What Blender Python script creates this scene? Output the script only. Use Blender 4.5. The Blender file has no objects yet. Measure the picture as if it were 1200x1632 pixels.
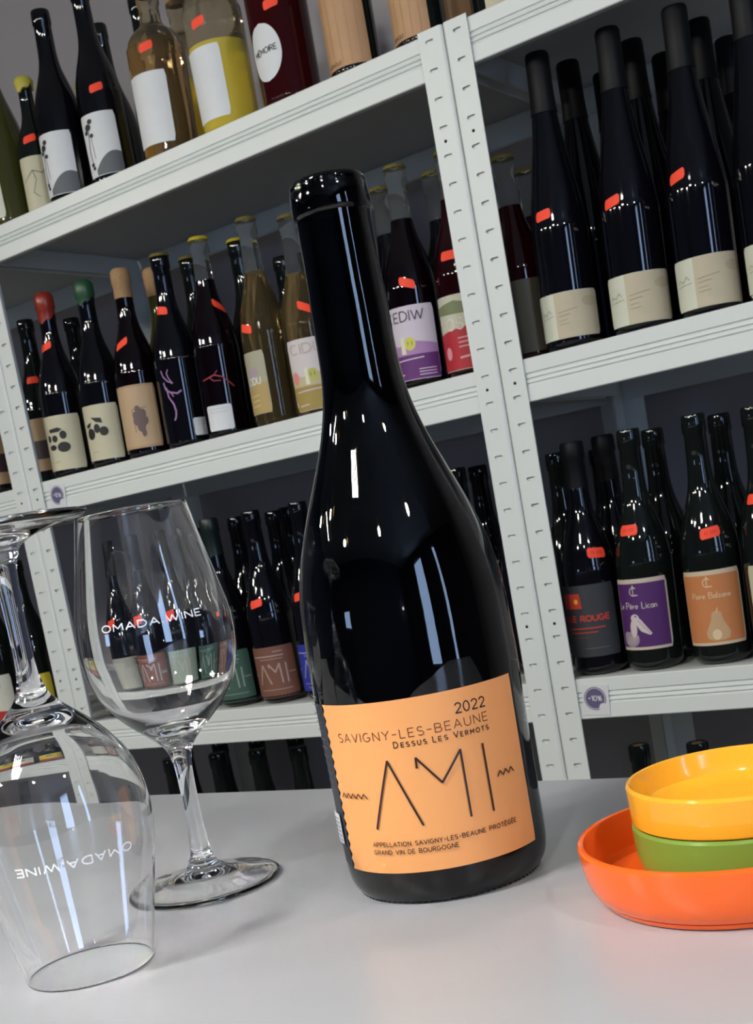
import bpy, bmesh, math, random
from mathutils import Vector, Matrix
random.seed(7)
C = bpy.context.scene.collection
sc = bpy.context.scene
R = math.radians
PI = math.pi

# ------------------------------------------------------------------ camera
cam_d = bpy.data.cameras.new('camera'); cam = bpy.data.objects.new('camera', cam_d); C.objects.link(cam)
rt = Vector((0.81584, 0.54960, -0.17970)).normalized()
fw = Vector((-0.5735, 0.8089, -0.1296)).normalized()
up = rt.cross(fw).normalized(); rt = fw.cross(up).normalized()
CAMP = Vector((0.8087, -1.5613, 1.1810))
cam.matrix_world = Matrix(((rt.x, up.x, -fw.x, CAMP.x), (rt.y, up.y, -fw.y, CAMP.y), (rt.z, up.z, -fw.z, CAMP.z), (0, 0, 0, 1)))
cam_d.sensor_fit = 'HORIZONTAL'; cam_d.sensor_width = 36; cam_d.lens = 60
cam_d.shift_x = 0; cam_d.shift_y = 0.23655
cam_d.clip_start = 0.02; cam_d.clip_end = 60
cam_d.dof.use_dof = True; cam_d.dof.focus_distance = 0.50; cam_d.dof.aperture_fstop = 85
sc.camera = cam

# ------------------------------------------------------------------ world (overcast-blue daylight outside the windows)
w = bpy.data.worlds.new('world'); sc.world = w; w.use_nodes = True
bg = w.node_tree.nodes['Background']; bg.inputs[0].default_value = (0.44, 0.62, 0.98, 1); bg.inputs[1].default_value = 15.0

# ------------------------------------------------------------------ exposure
vs = sc.view_settings; vs.view_transform = 'Standard'; vs.look = 'None'; vs.gamma = 1; vs.use_curve_mapping = False
vs.exposure = -0.68
sc.cycles.max_bounces = 16; sc.cycles.transmission_bounces = 14; sc.cycles.transparent_max_bounces = 12; sc.cycles.glossy_bounces = 6
sc.cycles.caustics_refractive = True; sc.cycles.caustics_reflective = True; sc.cycles.blur_glossy = 0.0
sc.cycles.sample_clamp_indirect = 0

def area(name, loc, target, sx, sy, energy, col, spread=180):
    l = bpy.data.lights.new(name, 'AREA'); l.shape = 'RECTANGLE'; l.size = sx; l.size_y = sy; l.energy = energy; l.color = col; l.spread = R(spread)
    o = bpy.data.objects.new(name, l); C.objects.link(o); o.location = loc
    o.rotation_euler = (Vector(target) - Vector(loc)).to_track_quat('-Z', 'Y').to_euler()
    return o
# the room's ceiling tubes: slim, hung just under their housings (the housings are built with the room)
TUBES = [(0.06, -2.2), (0.13, -2.2), (0.20, -2.2), (0.27, -2.2), (-1.6, -2.2)]
for i, (tx, ty) in enumerate(TUBES):
    area('tube_light', (tx, ty, 2.37), (tx, ty, 0), 0.02, 0.5, 11.5 if i < 4 else 14, (1.0, 0.98, 0.92))
KEY = (-0.55, -2.9)
l = bpy.data.lights.new('key_spot', 'SPOT'); l.energy = 110; l.color = (1.0, 0.97, 0.88); l.spot_size = R(75); l.spot_blend = 0.5; l.shadow_soft_size = 0.05
o = bpy.data.objects.new('key_spot', l); C.objects.link(o); o.location = (KEY[0], KEY[1], 2.38)
o.rotation_euler = (Vector((0.45, -0.6, 1.1)) - Vector((KEY[0], KEY[1], 2.38))).to_track_quat('-Z', 'Y').to_euler()
SPOTS = [(1.05, -2.65), (-1.3, -2.2), (-2.2, -1.7), (1.9, -1.7)]
for (tx, ty) in SPOTS:
    l = bpy.data.lights.new('spot_lamp', 'SPOT'); l.energy = 52; l.color = (1.0, 0.96, 0.84); l.spot_size = R(110); l.spot_blend = 0.6; l.shadow_soft_size = 0.04
    o = bpy.data.objects.new('spot_lamp', l); C.objects.link(o); o.location = (tx, ty, 2.38)
    o.rotation_euler = (Vector((tx * 0.4, 0, 1.0)) - Vector((tx, ty, 2.38))).to_track_quat('-Z', 'Y').to_euler()
# daylight portals in the window openings of the right wall
XW, YF, XL_, HC = 3.3, -4.4, -3.2, 2.75
WIN = [(-3.20, -2.45, 0.85, 2.5), (-1.60, -1.36, 0.85, 2.5)]
TOPLIGHT = (-1.75, -1.15, 1.12, 1.50)   # small pane in the wall behind the photographer
for (a, b, z0, z1) in WIN:
    p = area('window_portal', (XW + 0.06, (a + b) / 2, (z0 + z1) / 2), (0, (a + b) / 2, (z0 + z1) / 2), b - a, z1 - z0, 1, (1, 1, 1))
    p.data.cycles.is_portal = True

# ------------------------------------------------------------------ materials
MC = {}
def mat(name, col, rough=0.5, metal=0.0, spec=0.5, coat=0.0, noise=0.0, nscale=20, bump=0.0, emit=None, es=0.0, trans=0.0, ior=1.45, sheen=None):
    if name in MC: return MC[name]
    m = bpy.data.materials.new(name); m.use_nodes = True; nt = m.node_tree; b = nt.nodes['Principled BSDF']
    c = (*col, 1) if len(col) == 3 else col
    b.inputs['Base Color'].default_value = c; b.inputs['Roughness'].default_value = rough; b.inputs['Metallic'].default_value = metal
    b.inputs['Specular IOR Level'].default_value = spec; b.inputs['Coat Weight'].default_value = coat; b.inputs['Coat Roughness'].default_value = 0.03
    b.inputs['Transmission Weight'].default_value = trans; b.inputs['IOR'].default_value = ior
    if emit: b.inputs['Emission Color'].default_value = (*emit, 1); b.inputs['Emission Strength'].default_value = es
    if noise or bump:
        tc = nt.nodes.new('ShaderNodeTexCoord'); n = nt.nodes.new('ShaderNodeTexNoise'); n.inputs['Scale'].default_value = nscale; n.inputs['Detail'].default_value = 5
        nt.links.new(tc.outputs['Object'], n.inputs['Vector'])
        if noise:
            mx = nt.nodes.new('ShaderNodeMix'); mx.data_type = 'RGBA'
            mx.inputs[6].default_value = tuple(x * (1 - noise) for x in c[:3]) + (1,); mx.inputs[7].default_value = tuple(min(1, x * (1 + noise)) for x in c[:3]) + (1,)
            nt.links.new(n.outputs['Fac'], mx.inputs[0]); nt.links.new(mx.outputs[2], b.inputs['Base Color'])
        if bump:
            bp = nt.nodes.new('ShaderNodeBump'); bp.inputs['Strength'].default_value = bump; bp.inputs['Distance'].default_value = 0.002
            nt.links.new(n.outputs['Fac'], bp.inputs['Height']); nt.links.new(bp.outputs[0], b.inputs['Normal'])
    MC[name] = m; return m
def srgb(r, g, b):
    return tuple((x / 255 / 12.92 if x / 255 <= 0.04045 else ((x / 255 + 0.055) / 1.055) ** 2.4) for x in (r, g, b))
def flat(rgb, rough=0.55):
    return mat('print_%02x%02x%02x' % rgb, srgb(*rgb), rough, noise=0.04, nscale=60)

M_steel = mat('white_powder_coat', srgb(217, 221, 218), 0.38, noise=0.02, nscale=8, bump=0.03)
M_deck = mat('white_shelf_board', srgb(186, 188, 186), 0.55, noise=0.05, nscale=12)
M_wall = mat('lilac_grey_plaster', srgb(160, 155, 158), 0.9, noise=0.03, nscale=5, bump=0.15)
M_room = mat('dark_shop_wall', srgb(98, 101, 116), 0.9, noise=0.1, nscale=3, bump=0.1)
M_ceil = mat('ceiling_paint', srgb(190, 190, 190), 0.95, noise=0.02, nscale=4)
M_floor = mat('grey_floor', srgb(96, 94, 92), 0.6, noise=0.15, nscale=6)
M_counter = mat('grey_white_laminate', srgb(176, 178, 183), 0.30, noise=0.012, nscale=30)
M_panel = mat('counter_panel', srgb(170, 172, 176), 0.5, noise=0.02)
M_lampbody = mat('lamp_housing', srgb(230, 230, 230), 0.4)
M_frame = mat('window_frame_paint', srgb(200, 200, 205), 0.4)

M_darkglass = mat('dark_bottle_glass', (0.006, 0.008, 0.007), 0.04, spec=0.6, noise=0.2, nscale=9)
M_blackglass = mat('black_bottle_glass', (0.003, 0.003, 0.005), 0.05, spec=0.6)
M_olive = mat('olive_bottle_glass', (0.05, 0.05, 0.012), 0.05, spec=0.6, noise=0.3, nscale=9)
M_redliq = mat('red_juice', (0.014, 0.001, 0.002), 0.04, spec=0.6, noise=0.3, nscale=10)
M_purpleliq = mat('purple_juice', (0.0028, 0.0008, 0.002), 0.04, spec=0.6)
M_rose = mat('garnet_bottle', (0.05, 0.004, 0.005), 0.03, trans=0.45, ior=1.33)
M_amber = mat('amber_wine', (0.75, 0.48, 0.20), 0.02, trans=0.92, ior=1.34)
M_paleamber = mat('pale_amber_glass', (0.66, 0.58, 0.40), 0.02, trans=0.95, ior=1.30)
M_cider = mat('amber_cider', (0.50, 0.36, 0.16), 0.02, trans=0.93, ior=1.32)
M_yellow = mat('yellow_wine', (1.0, 0.80, 0.10), 0.03, trans=0.6, ior=1.34)
M_clear = mat('clear_neck_glass', (0.86, 0.88, 0.84), 0.02, trans=0.97, ior=1.12)
M_capsule = mat('black_capsule', srgb(17, 17, 20), 0.5, spec=0.25)
M_greencap = mat('green_capsule', srgb(20, 32, 30), 0.35)
M_crown = mat('yellow_crown_cap', srgb(190, 170, 40), 0.4, metal=0.2)
M_goldcap = mat('gold_crown_cap', srgb(130, 118, 62), 0.4, metal=0.5)
M_redwax = mat('red_wax', srgb(140, 44, 28), 0.3, noise=0.1)
M_greenwax = mat('green_wax', srgb(40, 78, 52), 0.35, noise=0.1)
M_yelwax = mat('yellow_wax', srgb(188, 176, 70), 0.45, noise=0.1)
M_cork = mat('cork', srgb(160, 126, 90), 0.8, noise=0.2, nscale=200)
M_tag = mat('fluorescent_price_tag', srgb(255, 74, 44), 0.6)
M_tagd = mat('fluorescent_price_tag_ink', srgb(200, 44, 30), 0.6)

# clear crystal for the wine glasses
M_crystal = bpy.data.materials.new('clear_crystal'); M_crystal.use_nodes = True
nt = M_crystal.node_tree; nt.nodes.remove(nt.nodes['Principled BSDF']); gb = nt.nodes.new('ShaderNodeBsdfGlass'); gb.inputs['IOR'].default_value = 1.5; gb.inputs['Roughness'].default_value = 0.0
nt.links.new(gb.outputs[0], nt.nodes['Material Output'].inputs['Surface'])
# tinted glass for the main bottle: absorption inside the wall
M_bglass = bpy.data.materials.new('tinted_bottle_glass'); M_bglass.use_nodes = True
nt = M_bglass.node_tree; b = nt.nodes['Principled BSDF']; b.inputs['Base Color'].default_value = (1, 1, 1, 1)
b.inputs['Roughness'].default_value = 0.0; b.inputs['Transmission Weight'].default_value = 1.0; b.inputs['IOR'].default_value = 1.5
va = nt.nodes.new('ShaderNodeVolumeAbsorption'); va.inputs['Color'].default_value = (0.42, 0.38, 0.26, 1); va.inputs['Density'].default_value = 1500
nt.links.new(va.outputs[0], nt.nodes['Material Output'].inputs['Volume'])
tc = nt.nodes.new('ShaderNodeTexCoord'); nz = nt.nodes.new('ShaderNodeTexNoise'); nz.inputs['Scale'].default_value = 70; nz.inputs['Detail'].default_value = 2
bp = nt.nodes.new('ShaderNodeBump'); bp.inputs['Strength'].default_value = 0.12; bp.inputs['Distance'].default_value = 0.0006
mp = nt.nodes.new('ShaderNodeMapping'); mp.inputs['Scale'].default_value = (1, 1, 0.35)
nt.links.new(tc.outputs['Object'], mp.inputs[0]); nt.links.new(mp.outputs[0], nz.inputs['Vector']); nt.links.new(nz.outputs['Fac'], bp.inputs['Height']); nt.links.new(bp.outputs[0], b.inputs['Normal'])
M_wine = mat('dark_wine', (0.005, 0.006, 0.012), 0.1, spec=0.3)

# ------------------------------------------------------------------ mesh helpers
def obj(name, bm, mats, parent=None, smooth=True, angle=None):
    me = bpy.data.meshes.new(name); bm.normal_update(); bm.to_mesh(me); bm.free()
    for m in (mats if isinstance(mats, (list, tuple)) else [mats]): me.materials.append(m)
    if smooth: me.polygons.foreach_set('use_smooth', [True] * len(me.polygons))
    if angle: me.set_sharp_from_angle(angle=R(angle))
    o = bpy.data.objects.new(name, me); C.objects.link(o)
    if parent: o.parent = parent
    return o
def link_mesh(name, me, parent):
    o = bpy.data.objects.new(name, me); C.objects.link(o); o.parent = parent; return o
def thing(name, label, cat, loc=(0, 0, 0), group=None):
    o = bpy.data.objects.new(name, None); o.empty_display_size = 0.02; C.objects.link(o); o.location = loc
    o['label'] = label; o['category'] = cat
    if group: o['group'] = group
    return o
def tag(o, label, cat, group=None):
    o['label'] = label; o['category'] = cat
    if group: o['group'] = group
    return o
def struct(o): o['kind'] = 'structure'; return o
def box(bm, x0, x1, y0, y1, z0, z1):
    v = [bm.verts.new((x, y, z)) for z in (z0, z1) for y in (y0, y1) for x in (x0, x1)]
    for f in ((0, 2, 3, 1), (4, 5, 7, 6), (0, 1, 5, 4), (2, 6, 7, 3), (0, 4, 6, 2), (1, 3, 7, 5)): bm.faces.new([v[i] for i in f])
    return v
def bevel(bm, w_, seg=2):
    bmesh.ops.bevel(bm, geom=bm.edges[:], offset=w_, segments=seg, affect='EDGES', profile=0.5)
def boxobj(name, x0, x1, y0, y1, z0, z1, m, parent=None, bv=0.0):
    bm = bmesh.new(); box(bm, x0, x1, y0, y1, z0, z1)
    if bv: bevel(bm, bv)
    return obj(name, bm, m, parent, smooth=bool(bv), angle=40 if bv else None)
def lathe(bm, prof, seg=40, mi=None):
    rings = []
    for (z, r) in prof:
        if r < 1e-6: rings.append([bm.verts.new((0, 0, z))])
        else: rings.append([bm.verts.new((r * math.cos(2 * PI * k / seg), r * math.sin(2 * PI * k / seg), z)) for k in range(seg)])
    for i in range(len(rings) - 1):
        a, b_ = rings[i], rings[i + 1]
        for k in range(seg):
            k2 = (k + 1) % seg
            if len(a) == 1 and len(b_) == 1: continue
            if len(a) == 1: f = bm.faces.new((a[0], b_[k2], b_[k]))
            elif len(b_) == 1: f = bm.faces.new((a[k], a[k2], b_[0]))
            else: f = bm.faces.new((a[k], a[k2], b_[k2], b_[k]))
            if mi: f.material_index = mi((prof[i][0] + prof[i + 1][0]) / 2)
def dense(prof, step, keep=lambda z: True):
    """Catmull-Rom resample of a (z, r) list."""
    out = []
    n = len(prof)
    for i in range(n - 1):
        p0 = prof[max(i - 1, 0)]; p1 = prof[i]; p2 = prof[i + 1]; p3 = prof[min(i + 2, n - 1)]
        L_ = math.hypot(p2[0] - p1[0], p2[1] - p1[1]); m = max(1, int(L_ / step))
        for k in range(m):
            t = k / m
            out.append(tuple(0.5 * ((2 * p1[j]) + (-p0[j] + p2[j]) * t + (2 * p0[j] - 5 * p1[j] + 4 * p2[j] - p3[j]) * t * t + (-p0[j] + 3 * p1[j] - 3 * p2[j] + p3[j]) * t ** 3) for j in (0, 1)))
    out.append(prof[-1]); return out
def interp(prof, z):
    for i in range(len(prof) - 1):
        a, b_ = prof[i], prof[i + 1]
        if a[0] <= z <= b_[0] and b_[0] > a[0]: return a[1] + (b_[1] - a[1]) * (z - a[0]) / (b_[0] - a[0])
    return prof[-1][1] if z > prof[-1][0] else prof[0][1]

# ------------------------------------------------------------------ stroke lettering (flat print bent onto the glass)
def arc(cx, cy, rx, ry, a0, a1, n=10): return [(cx + rx * math.cos(R(a0 + (a1 - a0) * k / n)), cy + ry * math.sin(R(a0 + (a1 - a0) * k / n))) for k in range(n + 1)]
G = {
 'A': (.7, [[(0, 0), (.35, 1), (.7, 0)], [(.12, .34), (.58, .34)]]), 'B': (.6, [[(0, 0), (0, 1), (.32, 1)] + arc(.32, .76, .22, .24, 90, -90) + [(0, .52)], arc(.34, .26, .26, .26, 90, -90) + [(0, 0)]]),
 'C': (.7, [arc(.36, .5, .36, .5, 55, 305, 14)]), 'D': (.66, [[(0, 0), (0, 1), (.2, 1)] + arc(.22, .5, .44, .5, 90, -90, 14) + [(0, 0)]]),
 'E': (.5, [[(.5, 1), (0, 1), (0, 0), (.5, 0)], [(0, .5), (.44, .5)]]), 'G': (.72, [arc(.36, .5, .36, .5, 55, 340, 16) + [(.7, .46), (.42, .46)]]),
 'H': (.6, [[(0, 0), (0, 1)], [(.6, 0), (.6, 1)], [(0, .5), (.6, .5)]]), 'I': (.0, [[(0, 0), (0, 1)]]), 'L': (.46, [[(0, 1), (0, 0), (.46, 0)]]),
 'M': (.8, [[(0, 0), (.04, 1), (.4, .3), (.76, 1), (.8, 0)]]), 'N': (.62, [[(0, 0), (0, 1), (.62, 0), (.62, 1)]]),
 'O': (.78, [arc(.39, .5, .39, .5, 0, 360, 20)]), 'P': (.56, [[(0, 0), (0, 1), (.3, 1)] + arc(.3, .73, .26, .27, 90, -90) + [(0, .46)]]),
 'R': (.58, [[(0, 0), (0, 1), (.3, 1)] + arc(.3, .74, .26, .26, 90, -90) + [(0, .48)], [(.26, .48), (.58, 0)]]),
 'S': (.54, [arc(.27, .75, .25, .25, 40, 270, 9) + arc(.27, .25, .27, .25, 90, -140, 9)]), 'T': (.6, [[(0, 1), (.6, 1)], [(.3, 1), (.3, 0)]]),
 'U': (.62, [[(0, 1), (0, .32)] + arc(.31, .32, .31, .32, 180, 360) + [(.62, 1)]]), 'V': (.66, [[(0, 1), (.33, 0), (.66, 1)]]),
 'W': (1.0, [[(0, 1), (.26, 0), (.5, .9), (.74, 0), (1, 1)]]), 'Y': (.62, [[(0, 1), (.31, .48), (.62, 1)], [(.31, .48), (.31, 0)]]),
 'É': (.5, [[(.5, 1), (0, 1), (0, 0), (.5, 0)], [(0, .5), (.44, .5)], [(.16, 1.12), (.36, 1.3)]]), '-': (.4, [[(0, .5), (.4, .5)]]), '.': (.05, [[(0, .0), (0, .16)], [(.05, .0), (.05, .16)]]), ' ': (.34, []),
 '0': (.56, [arc(.28, .5, .28, .5, 0, 360, 18)]), '1': (.26, [[(0, .8), (.24, 1), (.24, 0)]]), '2': (.54, [arc(.27, .72, .27, .28, 165, -40, 9) + [(0, 0), (.56, 0)]]),
 '%': (.8, [arc(.17, .76, .17, .22, 0, 360, 10), arc(.63, .24, .17, .22, 0, 360, 10), [(.66, 1), (.14, 0)]]),
 'a': (.42, [arc(.2, .25, .2, .25, 30, 330, 10), [(.42, .5), (.42, 0)]]), 'e': (.42, [[(.02, .27), (.4, .27)] + arc(.21, .25, .2, .25, 10, 310, 10)]), 'i': (.08, [[(.04, 0), (.04, .5)], [(.04, .66), (.04, .76)]]),
 'l': (.06, [[(0, 1), (0, .1), (.08, 0)]]), 'n': (.36, [[(0, .5), (0, 0)], [(0, .3)] + arc(.18, .3, .18, .2, 180, 0) + [(.36, 0)]]), 'o': (.4, [arc(.2, .25, .2, .25, 0, 360, 12)]),
 'r': (.26, [[(0, .5), (0, 0)], [(0, .28), (.12, .47), (.26, .48)]]), 'c': (.36, [arc(.2, .25, .2, .25, 50, 310, 10)]), 'è': (.42, [[(.02, .27), (.4, .27)] + arc(.21, .25, .2, .25, 10, 310, 10), [(.12, .78), (.28, .62)]]),
 'z': (.34, [[(0, .5), (.34, .5), (0, 0), (.36, 0)]]), '€': (.6, [arc(.36, .5, .3, .5, 50, 310, 12), [(0, .6), (.5, .6)], [(0, .4), (.45, .4)]]),
}
class Art:
    """Flat print in label coordinates (metres: u to the right, v up), bent onto a surface afterwards."""
    def __init__(s): s.bm = bmesh.new(); s.mats = []; s.layer = 0; s.L = s.bm.verts.layers.float.new('off')
    def _mi(s, m):
        if m not in s.mats: s.mats.append(m)
        return s.mats.index(m)
    def poly(s, pts, m, step=0.005):
        s.layer += 1; t = bmesh.new(); f = t.faces.new([t.verts.new((u, v, 0)) for u, v in pts])
        bmesh.ops.triangulate(t, faces=t.faces[:])
        for _ in range(6):
            e = [e for e in t.edges if abs(e.verts[0].co.x - e.verts[1].co.x) > step]
            if not e: break
            bmesh.ops.subdivide_edges(t, edges=e, cuts=1); bmesh.ops.triangulate(t, faces=t.faces[:])
        mi = s._mi(m); mp = {}
        for v in t.verts:
            n = s.bm.verts.new(v.co); n[s.L] = s.layer; mp[v] = n
        for f in t.faces:
            vs_ = [mp[v] for v in f.verts]
            a = vs_[0].co; b_ = vs_[1].co; c = vs_[2].co
            if (b_.x - a.x) * (c.y - a.y) - (b_.y - a.y) * (c.x - a.x) < 0: vs_.reverse()
            g = s.bm.faces.new(vs_); g.material_index = mi
        t.free()
    def ell(s, cu, cv, ru, rv, m, n=20): s.poly([(cu + ru * math.cos(2 * PI * k / n), cv + rv * math.sin(2 * PI * k / n)) for k in range(n)], m)
    def line(s, pts, wd, m, step=0.003, same=False):
        if not same: s.layer += 1
        mi = s._mi(m); h = wd / 2
        def vert(u, v): n = s.bm.verts.new((u, v, 0)); n[s.L] = s.layer; return n
        for a, b_ in zip(pts, pts[1:]):
            L_ = math.hypot(b_[0] - a[0], b_[1] - a[1])
            if L_ < 1e-7: continue
            dx, dy = (b_[0] - a[0]) / L_, (b_[1] - a[1]) / L_; n = max(1, int(L_ / step) + 1)
            prev = None
            for k in range(n + 1):
                t = k / n * (L_ + h * 0.6) - h * 0.3; x, y = a[0] + dx * t, a[1] + dy * t
                cur = (vert(x - dy * -h, y + dx * -h), vert(x - dy * h, y + dx * h))
                if prev: f = s.bm.faces.new((prev[0], cur[0], cur[1], prev[1])); f.material_index = mi
                prev = cur
    def text(s, st, u0, v0, height, width, stroke, m, gap=0.2, skew=0.0):
        adv = []; x = 0
        for ch in st: adv.append(x); x += G[ch][0] + gap
        x -= gap; sx = width / x; s.layer += 1
        for ch, ax in zip(st, adv):
            for pl in G[ch][1]: s.line([(u0 + (ax + px) * sx, v0 + py * height + skew * (ax + px) * sx) for px, py in pl], stroke, m, same=True)
    def wrap(s, name, parent, rfun, az, off=0.0004, zs=1.0):
        for v in s.bm.verts:
            r = rfun(v.co.y); a = R(az) + v.co.x / rfun(v.co.y if False else 0.0 + s.vref if hasattr(s, 'vref') else v.co.y)
            rr = r + off + v[s.L] * 0.00005
            z = v.co.y
            v.co = Vector((rr * math.cos(a), rr * math.sin(a), z))
        return obj(name, s.bm, s.mats, parent, smooth=True)
    def plane(s, name, parent, x0, z0, y, sx=1):
        for v in s.bm.verts: v.co = Vector((x0 + v.co.x, y - v[s.L] * 0.0001, z0 + v.co.y))
        return obj(name, s.bm, s.mats, parent, smooth=False)
def patch(name, parent, rfun, az0, az1, z0, z1, m, off=0.0003, corner=0.002, oval=False, zig=0.0, nu=28, nv=8):
    """A paper label: a curved sheet with a little thickness."""
    bm = bmesh.new(); g = []
    rm = rfun((z0 + z1) / 2); W = R(az1 - az0) * rm; H = z1 - z0
    if zig: nv = 32
    if oval: nv = 28
    elif not zig: nv = 12
    for j in range(nv + 1):
        row = []; t = j / nv; z = z0 + H * t
        if oval: nv = nv; hw = max(0.02, math.sqrt(max(0, 1 - (2 * t - 1) ** 2)))
        else:
            d = min(t, 1 - t) * H; hw = 1 - (2 / W) * (corner - math.sqrt(max(0, corner ** 2 - (corner - d) ** 2)) if d < corner else 0)
        for i in range(nu + 1):
            s_ = i / nu
            a = R((az0 + az1) / 2) + R(az1 - az0) / 2 * (2 * s_ - 1) * hw
            if zig and i == 0: a += (zig if j % 2 else 0) / rm
            r = rfun(z) + off; row.append(bm.verts.new((r * math.cos(a), r * math.sin(a), z)))
        g.append(row)
    for j in range(nv):
        for i in range(nu): bm.faces.new((g[j][i], g[j][i + 1], g[j + 1][i + 1], g[j + 1][i]))
    return obj(name, bm, m, parent)
def price_tag(parent, rfun, az, z, skew=0.25, digits=False):
    """Little fluorescent sticker with wavy-cut ends."""
    a = Art(); wt, ht = (0.0128, 0.0070) if digits else (0.0112, 0.0064); sk = skew
    pts = [(-wt, -ht * .55), (-wt * .82, -ht), (wt * .82, -ht), (wt, -ht * .55), (wt, ht * .55), (wt * .82, ht), (-wt * .82, ht), (-wt, ht * .55)]
    pts = [(u, v + z + u * sk) for u, v in pts]
    a.poly(pts, M_tag, 0.004); a.vref = z
    if digits:
        for k in range(6):
            if k == 2: continue
            a.line([((-0.0066 + k * 0.0026), z - .0016 + (-0.0066 + k * 0.0026) * sk), ((-0.0066 + k * 0.0026), z + .0022 + (-0.0066 + k * 0.0026) * sk)], .0009, M_tagd)
    return a.wrap('price_tag', parent, rfun, az, off=0.0006)

# ------------------------------------------------------------------ room shell
LV = {1: 1.7998, 2: 1.36, 3: 0.9202, 4: 0.4804, 5: 0.0406}; LIPH = 0.0569; YB = 0.50
def shell(name, *a): return struct(boxobj(name, *a))
shell('floor', XL_, XW, YF, YB, -0.05, 0, M_floor)
shell('ceiling', XL_, XW, YF, YB, HC, HC + 0.05, M_ceil)
shell('wall_back', XL_ - .05, XW + .05, YB, YB + 0.08, 0, HC, M_wall)
bm = bmesh.new(); box(bm, XL_ - .05, TOPLIGHT[0], YF - .08, YF, 0, HC); box(bm, TOPLIGHT[1], XW + .05, YF - .08, YF, 0, HC); box(bm, TOPLIGHT[0], TOPLIGHT[1], YF - .08, YF, 0, TOPLIGHT[2]); box(bm, TOPLIGHT[0], TOPLIGHT[1], YF - .08, YF, TOPLIGHT[3], HC)
struct(obj('wall_front', bm, M_room, smooth=False))
bm = bmesh.new(); a0, a1, c0, c1 = TOPLIGHT
box(bm, a0, a0 + .03, YF - .06, YF - .02, c0, c1); box(bm, a1 - .03, a1, YF - .06, YF - .02, c0, c1); box(bm, a0 + .03, a1 - .03, YF - .06, YF - .02, c0, c0 + .03); box(bm, a0 + .03, a1 - .03, YF - .06, YF - .02, c1 - .03, c1)
struct(obj('window_3', bm, M_frame, smooth=False))
shell('wall_left', XL_ - 0.08, XL_, YF, YB, 0, HC, M_room)
# right wall with the two window openings
bm = bmesh.new(); ys = [YF] + [v for q in WIN for v in q[:2]] + [YB]
for k in range(0, len(ys), 2): box(bm, XW, XW + 0.12, ys[k], ys[k + 1], 0, HC)
for (a, b_, z0, z1) in WIN: box(bm, XW, XW + 0.12, a, b_, 0, z0); box(bm, XW, XW + 0.12, a, b_, z1, HC)
struct(obj('wall_right', bm, M_room, smooth=False))
M_pane = mat('window_glass', (1, 1, 1), 0.0, trans=1.0, ior=1.02)
for n, (a, b_, z0, z1) in enumerate(WIN, 1):
    bm = bmesh.new(); t = 0.045
    box(bm, XW + .03, XW + .08, a, a + t, z0, z1); box(bm, XW + .03, XW + .08, b_ - t, b_, z0, z1); box(bm, XW + .03, XW + .08, a + t, b_ - t, z0, z0 + t); box(bm, XW + .03, XW + .08, a + t, b_ - t, z1 - t, z1)
    struct(obj('window_%d' % n, bm, M_frame, smooth=False))
t = thing('wall_lamp', 'small globe lamp on the wall behind the photographer', 'lamp', (2.62, YF, 1.42))
bm = bmesh.new(); lathe(bm, [(0, 0), (0, .05), (.012, .05), (.012, .012), (.07, .012), (.07, 0)], 24); q = obj('wall_bracket', bm, M_lampbody, t, angle=30); q.rotation_euler = (-PI / 2, 0, 0)
bm = bmesh.new(); bmesh.ops.create_uvsphere(bm, u_segments=24, v_segments=14, radius=.045, matrix=Matrix.Translation((0, .105, 0))); obj('globe', bm, mat('lit_globe', (1, 1, 1), .5, emit=(1, .93, .82), es=45), t)
# lamp housings above the tubes and the spots
for i, (tx, ty) in enumerate(TUBES):
    t = thing('ceiling_lamp', 'long white tube lamp hung over the shop, number %s from the left wall' % ('first', 'second', 'third', 'fourth', 'fifth')[i], 'lamp', (tx, ty, 2.39), 'tube lamps')
    bm = bmesh.new(); box(bm, -0.02, 0.02, -0.27, 0.27, 0, 0.045); bevel(bm, 0.006); obj('housing', bm, M_lampbody, t, angle=40)
    for yy in (-.2, .2): boxobj('suspension', -0.003, 0.003, yy - .003, yy + .003, 0.04, HC - 2.39, M_lampbody, t)
for i, (tx, ty) in enumerate(SPOTS + [KEY]):
    t = thing('ceiling_spotlight', 'small round ceiling spotlight, number %s' % ('behind the counter', 'left of the tubes', 'near the left wall', 'near the windows', 'in front of the counter')[i], 'lamp', (tx, ty, 2.41), 'ceiling spotlights')
    bm = bmesh.new(); lathe(bm, [(0, 0), (0, .045), (.08, .045), (.08, .012), (HC - 2.41, .012), (HC - 2.41, 0)], 24); obj('spot_housing', bm, M_lampbody, t, angle=30)

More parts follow.
